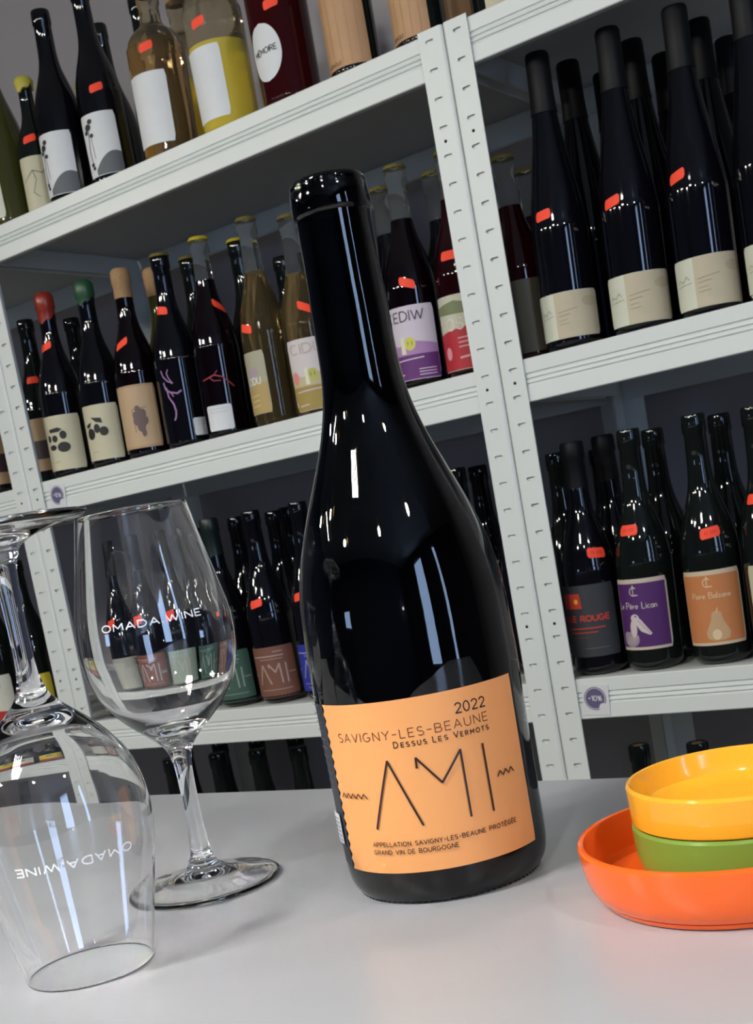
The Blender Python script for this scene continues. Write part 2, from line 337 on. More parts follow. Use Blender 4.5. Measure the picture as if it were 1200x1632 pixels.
# ------------------------------------------------------------------ shelving units
PITCH, Z0S = 0.036633, 1.7528; JX = [-0.9739, 0.0]
PW = 0.0375
def post_mesh(side):
    """Slotted angle post. side=+1: plate runs to +x from the joint; -1 mirrored. Front plate at y=-0.004."""
    bm = bmesh.new(); yf = -0.004; rc = 0.005
    x0, x1 = rc + 0.0008, PW; zb, zt = 0.0, LV[1] + 0.004; xc = 0.0215; hw, hh = 0.0062, 0.0030
    cells = []; k = 0; z = Z0S + PITCH / 2 + PITCH
    tops = []
    zc = Z0S + PITCH
    while zc > 0.03: tops.append(zc); zc -= PITCH
    def ring(zc_, za, zb_):
        hole = []; bd = []
        dirs = []
        N = 20
        for i in range(N): dirs.append(2 * PI * i / N)
        for (cx, cz) in ((x0, za), (x1, za), (x1, zb_), (x0, zb_)): dirs.append(math.atan2(cz - zc_, cx - xc) % (2 * PI))
        dirs = sorted(set(round(d, 5) for d in dirs))
        for d in dirs:
            c, s = math.cos(d), math.sin(d)
            ts = []
            if c > 1e-6: ts.append((x1 - xc) / c)
            if c < -1e-6: ts.append((x0 - xc) / c)
            if s > 1e-6: ts.append((zb_ - zc_) / s)
            if s < -1e-6: ts.append((za - zc_) / s)
            t = min(ts); bd.append((xc + c * t, zc_ + s * t))
            # half-moon: flat top, rounded bottom
            e = 1 / math.sqrt((c / hw) ** 2 + (s / (hh * (1.0 if s > 0 else 1.35))) ** 2)
            px, pz = c * e, s * e
            if s > 0: pz = min(pz, hh * 0.55)
            hole.append((xc + px, zc_ + pz))
        hv = [bm.verts.new((x * side, yf, z_)) for x, z_ in hole]; bv = [bm.verts.new((x * side, yf, z_)) for x, z_ in bd]
        hb = [bm.verts.new((x * side, yf + 0.0016, z_)) for x, z_ in hole]
        n = len(hv)
        for i in range(n):
            j = (i + 1) % n
            q = (bv[i], bv[j], hv[j], hv[i]); bm.faces.new(q if side < 0 else q[::-1])
            q = (hv[i], hv[j], hb[j], hb[i]); bm.faces.new(q if side < 0 else q[::-1])
    for i, zc_ in enumerate(tops):
        a = zc_ - PITCH / 2; b_ = zc_ + PITCH / 2
        if i == 0: b_ = zt
        if i == len(tops) - 1: a = zb
        ring(zc_, a, b_)
    # rounded corner + flange running back, outer edge return
    prof = [(x1, yf), (x1, yf + 0.0018)]
    def strip(pts):
        pv = None
        for (x, y) in pts:
            cv = (bm.verts.new((x * side, y, zb)), bm.verts.new((x * side, y, zt)))
            if pv: bm.faces.new((pv[0], cv[0], cv[1], pv[1]))
            pv = cv
    strip(prof)
    cor = [(x0 - rc * math.sin(R(a)), yf + rc - rc * math.cos(R(a))) for a in range(0, 91, 15)]
    strip(cor + [(x0 - rc, 0.034), (x0 - rc + 0.0015, 0.034), (x0 - rc + 0.0015, yf + rc), (x1, yf + 0.0018)])
    bmesh.ops.remove_doubles(bm, verts=bm.verts[:], dist=0.00002)
    me = bpy.data.meshes.new('post'); bmesh.ops.recalc_face_normals(bm, faces=bm.faces[:]); bm.to_mesh(me); bm.free(); me.materials.append(M_steel)
    return me
PM = {1: post_mesh(1), -1: post_mesh(-1)}
def extrude_x(name, pts, x0, x1, m, parent, origin=(0, 0, 0), flip=1):
    bm = bmesh.new(); a = [bm.verts.new((x0, y * flip, z)) for y, z in pts]; b_ = [bm.verts.new((x1, y * flip, z)) for y, z in pts]
    n = len(pts)
    for i in range(n): j = (i + 1) % n; bm.faces.new((a[i], a[j], b_[j], b_[i]))
    bm.faces.new(a[::-1]); bm.faces.new(b_); bmesh.ops.recalc_face_normals(bm, faces=bm.faces[:])
    o = obj(name, bm, m, parent, smooth=False); o.location = origin; return o
def groove(z): return [(0, z + .0018), (.0022, z + .0009), (.0030, z - .0002), (.0006, z - .0022)]
beam = [(.020, 0.0), (.0012, 0.0), (0, -.0012)] + groove(-.0204) + groove(-.0272) + groove(-.0336) + [(0, -.0557), (.0012, -.0569), (.012, -.0569), (.012, -.0555), (.0035, -.0555), (.0035, -.0016), (.020, -.0016)]
DEP = 0.40
def unit(xa, xb, label, levels, stickers):
    t = thing('shelving_unit', label, 'shelf', (0, 0, 0))
    for (xj, side) in ((xa, 1), (xb, -1)):
        p = link_mesh('post', PM[side], t); p.location = (xj, 0, 0)
        p = link_mesh('post', PM[-side], t); p.location = (xj, DEP, 0); p.rotation_euler = (0, 0, PI)
    for lv in levels:
        z = LV[lv]
        extrude_x('shelf_beam', beam, xa + .007, xb - .007, M_steel, t, (0, 0, z))
        extrude_x('shelf_beam', beam, xa + .007, xb - .007, M_steel, t, (0, DEP, z), -1)
        for xs in (xa + .009, xb - .012): boxobj('side_beam', xs, xs + .003, .036, DEP - .036, z - .05, z - .0165, M_steel, t)
        boxobj('shelf_board', xa + .0075, xb - .0075, .004, DEP - .004, z - .016, z - .0018, M_deck, t)
    return t
M_hole = mat('screw_hole_shadow', (0.01, 0.01, 0.01), 0.9)
HM = None
def screw_holes():
    global HM
    for p in [o for o in C.objects if o.name.startswith('post') and o.location.y < .1]:
        sd = 1 if p.data == PM[1] else -1
        for k in (2.5, 11.5, 20.5):
            if HM is None:
                bm = bmesh.new(); bmesh.ops.create_cone(bm, cap_ends=True, segments=16, radius1=.0021, radius2=.0021, depth=.0006, matrix=Matrix.Rotation(PI / 2, 4, 'X')); q = obj('screw_hole', bm, M_hole, p); HM = q.data
            else: q = link_mesh('screw_hole', HM, p)
            q.location = (sd * .0215, -.0041, Z0S - k * PITCH)
U0 = unit(-1.948, JX[0], 'white slotted steel shelving unit at the far left edge behind the upturned glass', (1, 2, 3, 4, 5), None)
UA = unit(JX[0], JX[1], 'white slotted steel shelving unit behind the open wine bottle', (1, 2, 3, 4, 5), None)
UB = unit(JX[1], 0.9739, 'white slotted steel shelving unit at the right, holding the tall black flutes', (1, 2, 3, 4, 5), None)
screw_holes()
P_paper = flat((214, 214, 216)); P_plum = flat((96, 88, 122)); P_white = flat((245, 245, 245))
def sticker(parent, x, z, tilt):
    """square paper with a round plum badge reading -10%"""
    bm = bmesh.new(); s = 0.0195
    box(bm, -s, s, -0.0008, 0.0, -s * 1.1, s * 1.1); o = obj('discount_sticker', bm, P_paper, parent, smooth=False); o.location = (x, -0.0003, z); o.rotation_euler = (0, tilt, 0)
    a = Art(); a.ell(-0.001, 0.002, .0163, .0163, P_plum, 32)
    n = 28; a.line([(-0.001 + .0146 * math.cos(2 * PI * k / n), .002 + .0146 * math.sin(2 * PI * k / n)) for k in range(n + 1)], .0009, P_paper)
    a.ell(.0105, -.0105, .0062, .0062, P_paper, 16)
    a.text('-10%', -.0105, -.001, .0068, .0195, .0011, P_white)
    q = a.plane('sticker_print', o, 0, 0, -0.0009); return o
sticker(UB, 0.0635, LV[3] - .0305, R(4)); sticker(UA, -0.902, LV[2] - .031, R(8))

# ------------------------------------------------------------------ bottles on the racks
PR = {
 'burgundy': [(0, .030), (.004, .036), (.010, .0385), (.130, .0385), (.150, .0375), (.170, .0345), (.190, .0290), (.205, .0238), (.220, .0192), (.235, .0165), (.250, .0152), (.290, .0142), (.293, .0158), (.312, .0156), (.315, .0145)],
 'bordeaux': [(0, .030), (.004, .035), (.010, .0375), (.175, .0375), (.190, .0365), (.205, .0320), (.216, .0250), (.226, .0185), (.240, .0155), (.290, .0142), (.293, .0158), (.312, .0156), (.315, .0145)],
 'flute': [(0, .030), (.004, .036), (.010, .0385), (.140, .0385), (.165, .0372), (.195, .0335), (.225, .0285), (.255, .0232), (.285, .0188), (.310, .0162), (.330, .0152), (.375, .0150), (.378, .0140)],
 'stout': [(0, .034), (.004, .042), (.010, .0445), (.165, .0460), (.185, .0445), (.200, .0390), (.210, .0300), (.217, .0210), (.224, .0170), (.250, .0160), (.254, .0180), (.268, .0178), (.270, .0165)],
 'champagne': [(0, .034), (.004, .041), (.010, .0440), (.125, .0440), (.150, .0425), (.175, .0385), (.200, .0315), (.225, .0240), (.245, .0195), (.280, .0165), (.284, .0185), (.296, .0180), (.300, .0150)],
}
BMESH = {}
def smoothprof(typ, sc_z, rs):
    p = [(z * sc_z, r * rs) for z, r in PR[typ]]; cut = [i for i, q in enumerate(PR[typ]) if q[0] <= .010][-1]
    tail = len(p) - (4 if typ != 'flute' else 2)
    mid = dense(p[cut:tail], 0.004)
    return p[:cut] + mid + p[tail:]
def bottle(typ, lv, x, y, lean, H, label, group=None, glass=None, neck=None, fill=None, cap='bare', rs=1.0, tagp=None, labels=(), tagskew=0.2, digits=False, drawing=None, cat='bottle'):
    glass = glass or M_darkglass; sz = H / PR[typ][-1][0]
    t = thing('wine_bottle', label, cat, (x, y, LV[lv] + .0005), group); t.rotation_euler = (0, lean, 0)
    key = (typ, round(H, 3), rs, glass.name, neck.name if neck else '', fill)
    prof = smoothprof(typ, sz, rs)
    if key not in BMESH:
        bm = bmesh.new(); full = [(0.003, 0)] + prof + [(prof[-1][0] - .0005, prof[-1][1] * .55), (prof[-1][0] - .004, 0)]
        lathe(bm, full, 40, (lambda z: 1 if (neck and z > fill * sz) else 0))
        o = obj('glass_body', bm, [glass, neck or glass], t, angle=50); BMESH[key] = o.data
    else: o = link_mesh('glass_body', BMESH[key], t)
    rf = lambda z: interp(prof, z)
    top = prof[-1][0]
    def capmesh(name, pr, m, seg=32, scal=None):
        k2 = (name, round(H, 3), rs, typ, m.name)
        if k2 not in BMESH:
            bm = bmesh.new(); lathe(bm, pr, seg)
            if scal: scal(bm)
            q = obj(name, bm, m, t, angle=35); BMESH[k2] = q.data
        else: link_mesh(name, BMESH[k2], t)
    if cap in ('capsule', 'greencapsule', 'flutecap'):
        z0 = top - (0.062 if cap != 'flutecap' else 0.075) * sz
        pts = [(z0, rf(z0) + .0002), (z0, rf(z0) + .0009)] + [(z, rf(z) + .0008) for z, _ in prof if z0 < z <= top - .001] + [(top + .0004, rf(top) + .0002), (top + .0008, rf(top) - .002), (top + .0008, 0)]
        capmesh('capsule', pts, M_greencap if cap == 'greencapsule' else M_capsule)
    elif cap in ('crown', 'goldcrown'):
        def cr(bm):
            for v in bm.verts:
                if abs(v.co.z - (top - .0035)) < .0003:
                    a = math.atan2(v.co.y, v.co.x); s_ = 1 + .05 * math.cos(a * 16); v.co.x *= s_; v.co.y *= s_
        capmesh('crown_cap', [(top - .0035, .0150 * rs), (top - .0035, .0172 * rs), (top - .0005, .0163 * rs), (top + .0018, .0148 * rs), (top + .0024, .010 * rs), (top + .0024, 0)], M_crown if cap == 'crown' else M_goldcap, 48, cr)
    elif cap in ('redwax', 'greenwax', 'yellowwax'):
        lo = {'redwax': .042, 'greenwax': .03, 'yellowwax': .014}[cap]; z0 = top - lo
        grow = .0016 if cap != 'yellowwax' else .004
        pts = [(z0, rf(z0) + .0001), (z0 + .001, rf(z0) + grow * .7)] + [(z, rf(z) + grow) for z, _ in prof if z0 + .002 < z < top - .001] + [(top + .003, .0145), (top + .006, .010), (top + .007, 0)]
        def drip(bm):
            for v in bm.verts:
                if v.co.z < z0 + .0025:
                    a = math.atan2(v.co.y, v.co.x); v.co.z += .006 * math.sin(a * 2 + 1) + .003 * math.sin(a * 5)
        capmesh('wax_seal', pts, {'redwax': M_redwax, 'greenwax': M_greenwax, 'yellowwax': M_yelwax}[cap], 32, drip)
    elif cap == 'corkcover':
        z0 = top - .045
        pts = [(z0, rf(z0) + .0001), (z0, rf(z0) + .001)] + [(z, rf(z) + .001) for z, _ in prof if z0 < z < top] + [(top + .001, .0150), (top + .004, .012), (top + .005, 0)]
        capmesh('paper_cap', pts, M_cork)
    elif cap == 'stopper':
        capmesh('cork_stopper', [(top - .006, .010), (top - .001, .0165), (top + .001, .0172), (top + .016, .0172), (top + .018, .016), (top + .018, 0)], M_cork)
    else:
        capmesh('cork', [(top - .006, 0), (top - .006, prof[-1][1] * .5), (top - .0008, prof[-1][1] * .54), (top - .0008, 0)], M_cork)
    for (a0, a1, z0, z1, m, opt) in labels:
        lab = patch('label', t, rf, a0, a1, z0, z1, m, **{k: v for k, v in opt.items() if k in ('oval', 'corner')})
        if 'art' in opt:
            a = Art(); a.vref = (z0 + z1) / 2; wd = R(a1 - a0) * rf(a.vref)
            opt['art'](a, -wd / 2, wd / 2, z0, z1); a.wrap('label_print', lab, rf, (a0 + a1) / 2, off=.0006)
    if drawing:
        a = Art(); az, fn = drawing; a.vref = 0.08; fn(a); a.wrap('painted_drawing', t, rf, az, off=.0004)
    if tagp: price_tag(t, rf, tagp[0], tagp[1], tagskew, digits)
    return t

# ---- label artwork -------------------------------------------------
K = flat((28, 28, 30)); CREAM = flat((196, 190, 162)); IVORY = flat((206, 208, 190)); TAN = flat((190, 178, 152)); KRAFT = flat((176, 146, 112))
WHITE = flat((214, 216, 218)); WOOD = mat('wood_veneer_label', srgb(186, 146, 108), 0.6, noise=0.12, nscale=25)
def art_bird(a, l, r, b, t):      # twig with a bird
    m = flat((84, 82, 72)); c = (l + r) / 2; a.line([(l + .01, b + .05), (c, b + .066), (r - .012, b + .06), (r - .004, b + .070)], .0012, m); a.line([(c, b + .066), (c + .004, b + .05), (c - .004, b + .03), (c + .006, b + .022)], .001, m)
def art_hill(a, l, r, b, t):      # two flowers above a dark hill
    g = flat((92, 96, 100)); w_ = r - l
    a.poly([(l + w_ * .3, b + .001)] + [(l + w_ * (.3 + .7 * k / 10), b + .001 + .034 * math.sin(PI * (.08 + .55 * k / 10))) for k in range(11)] + [(r - .0005, b + .001)], g)
    a.line([(l + .016, b + .012), (l + .013, b + .04), (l + .018, b + .072)], .0015, K); a.line([(l + .023, b + .028), (l + .021, b + .06)], .0008, K)
    for (u, v, s_) in ((l + .018, b + .078, .0068), (l + .012, b + .071, .0045), (l + .024, b + .086, .005), (l + .023, b + .064, .0042), (l + .014, b + .02, .004), (l + .016, b + .014, .0035)): a.ell(u, v, s_, s_ * .8, K, 10)
def art_blobs(v):
    def f(a, l, r, b, t):
        c = (l + r) / 2 - .004; m = b + (t - b) * .55
        if v == 0:
            a.poly([(c - .016, m + .020), (c + .004, m + .022), (c + .012, m + .018), (c + .004, m + .014), (c - .014, m + .014)], K)
            for (u, w_, ru, rv) in ((-.018, .004, .0046, .0062), (-.005, .003, .0062, .0062), (.012, .008, .0064, .0074), (-.012, -.012, .008, .005), (.010, -.013, .012, .009)): a.ell(c + u, m + w_, ru, rv, K, 14)
        else:
            a.poly([(c - .008, m + .022), (c + .012, m + .019), (c + .014, m + .010), (c + .002, m + .013)], K); a.poly([(c - .022, m + .010), (c - .008, m + .014), (c - .012, m + .006), (c - .020, m + .004)], K)
            for (u, w_, ru, rv) in ((-.012, -.006, .009, .010), (.002, .002, .006, .008), (.014, -.004, .008, .008)): a.ell(c + u, m + w_, ru, rv, K, 14)
        a.line([(c - .016, b + .014), (c - .002, b + .015)], .0006, flat((130, 124, 104)))
    return f
def art_grape(a, l, r, b, t):
    g = flat((104, 86, 84)); w_ = r - l; c = l + w_ * .62; m = (b + t) / 2 - .006; a.poly([(l + .004, b + .004), (r - .004, b + .004), (r - .004, t - .004), (l + .004, t - .004)], flat((186, 158, 124)))
    a.line([(c - .012, m - .020), (c - .013, m + .018), (c + .012, m + .020)], .001, g)
    for (u, v, ru, rv) in ((-.004, .018, .005, .006), (-.007, .008, .007, .007), (.003, .010, .007, .008), (-.006, -.002, .008, .008), (.004, -.002, .008, .009), (-.001, -.012, .007, .009), (.002, -.022, .004, .007)): a.ell(c + u, m + v, ru, rv, g, 12)
def art_lines(a, l, r, b, t):
    for k in range(2): a.line([(l + .004, t - .006 - k * .005), (r - .008, t - .006 - k * .005)], .0005, flat((170, 170, 172)))
def scenery(top_, base, title, tcol, sun):
    def f(a, l, r, b, t):
        h = t - b; w_ = r - l
        a.poly([(l + .001, b + .001), (r - .001, b + .001), (r - .001, b + h * .34), (l + .001, b + h * .34)], base)
        a.poly([(l + .001, b + h * .34), (r - .001, b + h * .34), (r - .001, b + h * .46), (l + w_ * .6, b + h * .52), (l + w_ * .3, b + h * .47), (l + .001, b + h * .55)], top_)
        a.ell(l + w_ * .13, b + h * .47, .006, .010, flat((222, 130, 130)), 12)
        a.ell(l + w_ * .52, b + h * .49, .0085, .0095, sun, 14); a.poly([(l + w_ * .35, b + h * .36), (l + w_ * .44, b + h * .36), (l + w_ * .42, b + h * .60), (l + w_ * .36, b + h * .58)], flat((222, 216, 190)))
        for u in (-.003, .003): a.line([(l + w_ * .52 + u, b + h * .47), (l + w_ * .52 + u, b + h * .52)], .0012, flat((120, 110, 60)))
        if title: a.text(title, l + w_ * .10, b + h * .80, h * .13, w_ * .70, .0016, tcol)
        pale = flat((214, 196, 214)); a.line([(l + .008, b + h * .27), (l + w_ * .72, b + h * .29)], .0016, pale)
        for k in range(3): a.line([(l + w_ * .62, b + .006 + k * .004), (r - .008, b + .006 + k * .004)], .0012, pale)
        a.line([(l + .010, b + .008), (l + w_ * .35, b + .009)], .0015, pale)
    return f
def art_two_tone(a, l, r, b, t):
    w_ = r - l; h = t - b
    a.poly([(l + w_ * .36, b + .0004), (r - .003, b + .0004), (r - .0004, b + .004), (r - .0004, t - .004), (r - .003, t - .0004), (l + w_ * .36, t - .0004)], TAN)
    a.ell(l + w_ * .86, b + h * .74, .013, .007, flat((178, 164, 138))); a.ell(l + w_ * .6, b + h * .25, .012, .006, flat((186, 178, 150)))
    g = flat((142, 136, 118)); a.line([(l + w_ * .10, b + h * .55), (l + w_ * .14, b + h * .62), (l + w_ * .2, b + h * .56), (l + w_ * .26, b + h * .66), (l + w_ * .30, b + h * .58)], .0007, g); a.line([(l + w_ * .1, b + h * .48), (l + w_ * .33, b + h * .52)], .0005, g)
    a.line([(l + w_ * .40, b + h * .56), (l + w_ * .66, b + h * .62)], .0009, g); a.line([(l + w_ * .40, b + h * .48), (l + w_ * .56, b + h * .51)], .0009, g); a.line([(l + w_ * .40, b + h * .38), (l + w_ * .52, b + h * .40)], .0006, g); a.line([(l + w_ * .40, b + h * .30), (l + w_ * .54, b + h * .32)], .0006, g)
def art_ami(ink):
    def f(a, l, r, b, t):
        w_ = r - l; h = t - b; s = .0026
        X = lambda q: l + w_ * q
        Y = lambda q: b + h * q
        a.line([(X(.22), Y(.28)), (X(.33), Y(.66)), (X(.46), Y(.28))], s, ink); a.line([(X(.46), Y(.60)), (X(.46), Y(.66)), (X(.57), Y(.50)), (X(.66), Y(.66)), (X(.68), Y(.28))], s, ink); a.line([(X(.78), Y(.66)), (X(.78), Y(.28))], s, ink)
        a.line([(X(.82), Y(.47)), (X(.96), Y(.47))], .0016, ink); a.line([(X(.04), Y(.47)), (X(.16), Y(.47))], .0016, ink)
        a.line([(X(.10), Y(.82)), (X(.76), Y(.82))], .0022, ink); a.line([(X(.58), Y(.90)), (X(.76), Y(.90))], .0016, ink); a.line([(X(.3), Y(.76)), (X(.74), Y(.76))], .0011, ink); a.line([(X(.22), Y(.16)), (X(.84), Y(.16))], .0011, ink)
    return f
def art_rouge(a, l, r, b, t):
    w_ = r - l; h = t - b; m = flat((196, 62, 48))
    a.poly([(l + w_ * .05, t - .011), (l + w_ * .44, t - .011), (l + w_ * .46, t - .032), (l + w_ * .08, t - .032)], m); a.ell(l + w_ * .37, t - .022, .0035, .0035, flat((232, 170, 50)), 12)
    a.line([(l + w_ * .19, t - .011), (l + w_ * .20, t - .032)], .0008, flat((120, 30, 26)))
    a.text('N LE ROUGE', l + w_ * .06, t - .050, .0075, w_ * .80, .0019, m)
    a.line([(l + w_ * .18, t - .060), (l + w_ * .78, t - .060)], .0017, m); a.line([(l + w_ * .2, t - .066), (l + w_ * .66, t - .066)], .0014, m); a.line([(l + w_ * .2, t - .073), (l + w_ * .5, t - .073)], .0007, flat((120, 70, 66))); a.line([(l + w_ * .42, b + .012), (l + w_ * .8, b + .012)], .0008, flat((110, 104, 110)))
def framed(field, fn):
    def f(a, l, r, b, t):
        a.poly([(l + .003, b + .004), (r - .003, b + .004), (r - .003, t - .006), (l + .003, t - .006)], field); fn(a, l, r, b, t)
    return f
def emblem(a, c, v, m):
    a.line([(c + .0055 * math.cos(R(q)), v + .0055 * math.sin(R(q))) for q in range(50, 311, 20)], .0011, m); a.line([(c - .0005, v + .0085), (c - .0005, v - .0050), (c + .006, v - .0050)], .0011, m); a.line([(c - .0005, v + .0085), (c + .0025, v + .004)], .0009, m)
def art_pelican(a, l, r, b, t):
    m = flat((206, 190, 190)); g = flat((158, 138, 150)); w_ = r - l; c = l + w_ * .38; emblem(a, l + w_ * .42, t - .017, m); a.text('Le Père Lican', l + w_ * .08, t - .040, .0085, w_ * .70, .0010, m, gap=.16)
    q = 1.2; y0 = b + .004
    E_ = lambda u, v, ru, rv, mm_, n=14: a.ell(c + u * q, y0 + v * q, ru * q, rv * q, mm_, n)
    E_(-.007, .009, .011, .009, g, 16); E_(-.012, .013, .006, .005, g); E_(-.002, .021, .0045, .010, m); E_(.001, .033, .0052, .0048, m, 12)
    a.poly([(c + u * q, y0 + v * q) for u, v in ((.003, .036), (.009, .030), (.019, .015), (.017, .013), (.007, .018), (.001, .027))], m)
    a.line([(c + .004 * q, y0 + .031 * q), (c + .017 * q, y0 + .015 * q)], .0009, g); E_(.002, .035, .0011, .0011, K, 8)
    for k in range(4): a.line([(c + (-.014 + k * .0035) * q, y0 + .004 * q), (c + (-.007 + k * .0035) * q, y0 + .013 * q)], .0009, m)
def art_pear(a, l, r, b, t):
    m = flat((222, 196, 158)); g = flat((196, 160, 120)); w_ = r - l; c = l + w_ * .56; emblem(a, l + w_ * .48, t - .016, m); a.text('Poire Balzane', l + w_ * .22, t - .036, .0075, w_ * .58, .0009, m, gap=.16)
    pts = [(.0, .043), (.006, .040), (.0075, .031), (.011, .023), (.0155, .014), (.0140, .006), (.007, .0035), (0, .003)]
    a.poly([(c + u, b + v + .003) for u, v in pts] + [(c - u, b + v + .003) for u, v in pts[-2:0:-1]], g); a.line([(c, b + .043), (c + .002, b + .049)], .001, m)
    a.ell(c - .002, b + .014, .006, .007, m, 14)
def art_red_scene(a, l, r, b, t):
    w_ = r - l; h = t - b; a.poly([(l + .001, b + .001), (r - .001, b + .001), (r - .001, b + h * .6), (l + .001, b + h * .5)], flat((176, 34, 48)))
    a.poly([(l + .001, t - .014), (l + w_ * .5, t - .008), (r - .001, t - .018), (r - .001, t - .028), (l + .001, t - .024)], flat((120, 128, 92)))
    a.text('NOS', l + w_ * .12, b + h * .54, .015, w_ * .5, .0022, flat((216, 208, 196))); a.ell(l + w_ * .26, b + h * .24, .006, .009, flat((222, 150, 158)), 14)
    for k in range(3): a.line([(l + w_ * .5, b + h * .42 - k * .006), (l + w_ * .8, b + h * .43 - k * .006)], .0018, flat((220, 160, 164)))
    a.line([(l + w_ * .5, b + h * .16), (l + w_ * .66, b + h * .17)], .003, flat((220, 160, 164)))
def art_olive_scene(a, l, r, b, t):
    w_ = r - l; h = t - b; a.poly([(l + .001, b + .001), (r - .001, b + .001), (r - .001, b + h * .5), (l + .001, b + h * .42)], flat((178, 152, 96)))
    a.ell(l + w_ * .5, t - h * .33, .008, .007, flat((176, 150, 168)), 14); a.text('CIDU', l + w_ * .2, b + h * .48, .010, w_ * .55, .0018, flat((226, 222, 206)))
    for k in range(3): a.line([(l + w_ * .2, b + .012 + k * .008), (l + w_ * .6, b + .013 + k * .008)], .001, flat((216, 206, 170)))
def art_memoire(a, l, r, b, t): a.text('MÉMOIRE', l + .010, (b + t) / 2 - .003, .0075, (r - l) - .017, .0012, K, skew=.05)
def art_woodtext(st):
    def f(a, l, r, b, t):
        w_ = r - l; a.text(st, l + w_ * .12, b + .014, .0045, w_ * .34, .0007, flat((92, 66, 48)))
        for k in range(5): a.line([(l + w_ * (.15 + .17 * k), b + .002), (l + w_ * (.16 + .17 * k), t - .002)], .0005, flat((170, 130, 94)))
    return f
def art_yellow(a, l, r, b, t): a.poly([(l + .001, b + .001), (r - .001, b + .001), (r - .001, b + .018), (l + .001, b + .026)], flat((176, 44, 40))); a.ell((l + r) / 2, t - .02, .012, .012, flat((96, 130, 60)))
def art_band(a, l, r, b, t): a.poly([(l + .001, b + .022), (r - .001, b + .022), (r - .001, b + .056), (l + .001, b + .056)], flat((60, 44, 48)))
def swirl(a):
    m = flat((150, 112, 160)); f = lambda u, v: (u * .001, v * .001)
    a.line([f(-20, 128), f(-17, 118), f(-10, 110), f(-1, 105)], .0022, m); a.line([f(-6, 128), f(-9, 122), f(-7, 114), f(-1, 105)], .0018, m)
    a.line([f(-18, 108), f(-16, 98), f(-9, 92), f(4, 88), f(11, 92)], .0028, m); a.line([f(-14, 100), f(-12, 84), f(-5, 72), f(-3, 60), f(-5, 50), f(-8, 46)], .0028, m); a.line([f(-8, 92), f(-3, 84)], .002, m)
def redbranch(a):
    m = flat((140, 34, 44)); f = lambda u, v: (u * .001, v * .001)
    a.line([f(-26, 95), f(-14, 98), f(-4, 101), f(8, 97), f(18, 88), f(26, 80)], .0024, m); a.line([f(-12, 98), f(-6, 92), f(6, 91)], .0016, m); a.line([f(-4, 101), f(2, 107)], .0014, m)

OP = {}
def L_(a0, a1, zt, zb, m, **o): return (a0, a1, zb, zt, m, o)
GB = 'bottles on the shelf racks'
# ---- top shelf
B = bottle
B('champagne', 1, -.925, .06, 0, .30, 'olive-green bottle with a cream label at the far left of the top shelf', glass=M_olive, labels=[L_(-132, -62, .117, .0165, IVORY)])
B('burgundy', 1, -.845, .06, .03, .227, 'small bottle with yellow wax top and a cream label with a bird on a twig', cap='yellowwax', rs=.82, tagp=(-60, .1255), labels=[L_(-118, -15, .0965, .007, CREAM, art=art_bird)])
B('burgundy', 1, -.787, .15, 0, .218, 'small bottle with yellow wax top, half hidden behind the two black flower-label bottles', cap='yellowwax', rs=.82)
B('burgundy', 1, -.768, .05, .035, .309, 'black bottle with a grey-hill flower label and no price tag, top shelf', glass=M_blackglass, labels=[L_(-132, -24, .1095, .010, WHITE, art=art_hill)])
B('burgundy', 1, -.682, .07, 0, .325, 'black bottle with a grey-hill flower label and a red price tag on its shoulder', glass=M_blackglass, tagp=(-52, .1531), labels=[L_(-122, -20, .116, .018, WHITE, art=art_hill)])
B('burgundy', 1, -.817, .25, 0, .35, 'unlabelled black bottle at the back, its lip showing left of the tagged flower-label bottle')
B('burgundy', 1, -.700, .23, 0, .35, 'black bottle at the back between the tagged flower-label bottle and the amber bottle')
B('stout', 1, -.543, .06, .035, .254, 'amber round-shouldered bottle with a cork stopper and blank white label', glass=M_amber, neck=M_paleamber, fill=.19, cap='stopper', tagp=(-68, .164), labels=[L_(-135, -38, .128, .022, WHITE)])
B('stout', 1, -.555, .155, 0, .27, 'bottle of bright yellow wine behind the amber cork-stoppered bottle', glass=M_yellow, neck=M_paleamber, fill=.14, cap='stopper')
B('stout', 1, -.415, .06, 0, .27, 'round-shouldered clear bottle of yellow wine with a large blank white label', glass=M_yellow, neck=M_paleamber, fill=.128, cap='stopper', tagp=(-83, .158), labels=[L_(-142, -50, .124, .020, WHITE)])
B('stout', 1, -.295, .06, 0, .27, 'dark garnet round-shouldered bottle with a white oval label', glass=M_rose, neck=M_rose, fill=.2, cap='stopper', tagp=(-66, .137), labels=[L_(-134, -60, .116, .036, WHITE, oval=True, art=art_memoire)])
B('bordeaux', 1, -.178, .06, 0, .315, 'dark bottle wrapped in a wood-veneer label, right of the garnet bottle', labels=[L_(-147, -20, .15, .005, WOOD, art=art_woodtext('AIGNOLE'))])
B('bordeaux', 1, -.066, .06, 0, .315, 'dark bottle wrapped in a wood-veneer label, left of the slotted post top', labels=[L_(-150, -40, .15, .004, WOOD, art=art_woodtext('AIGNOLE'))])
B('bordeaux', 1, -.055, .155, 0, .315, 'dark bottle with a shaded wood-veneer label behind the slotted post top', labels=[L_(-130, -30, .15, .004, WOOD)])
B('burgundy', 1, .044, .09, 0, .315, 'dark bottle with a cream label, rightmost on the top shelf', labels=[L_(-95, -10, .105, .012, CREAM)])
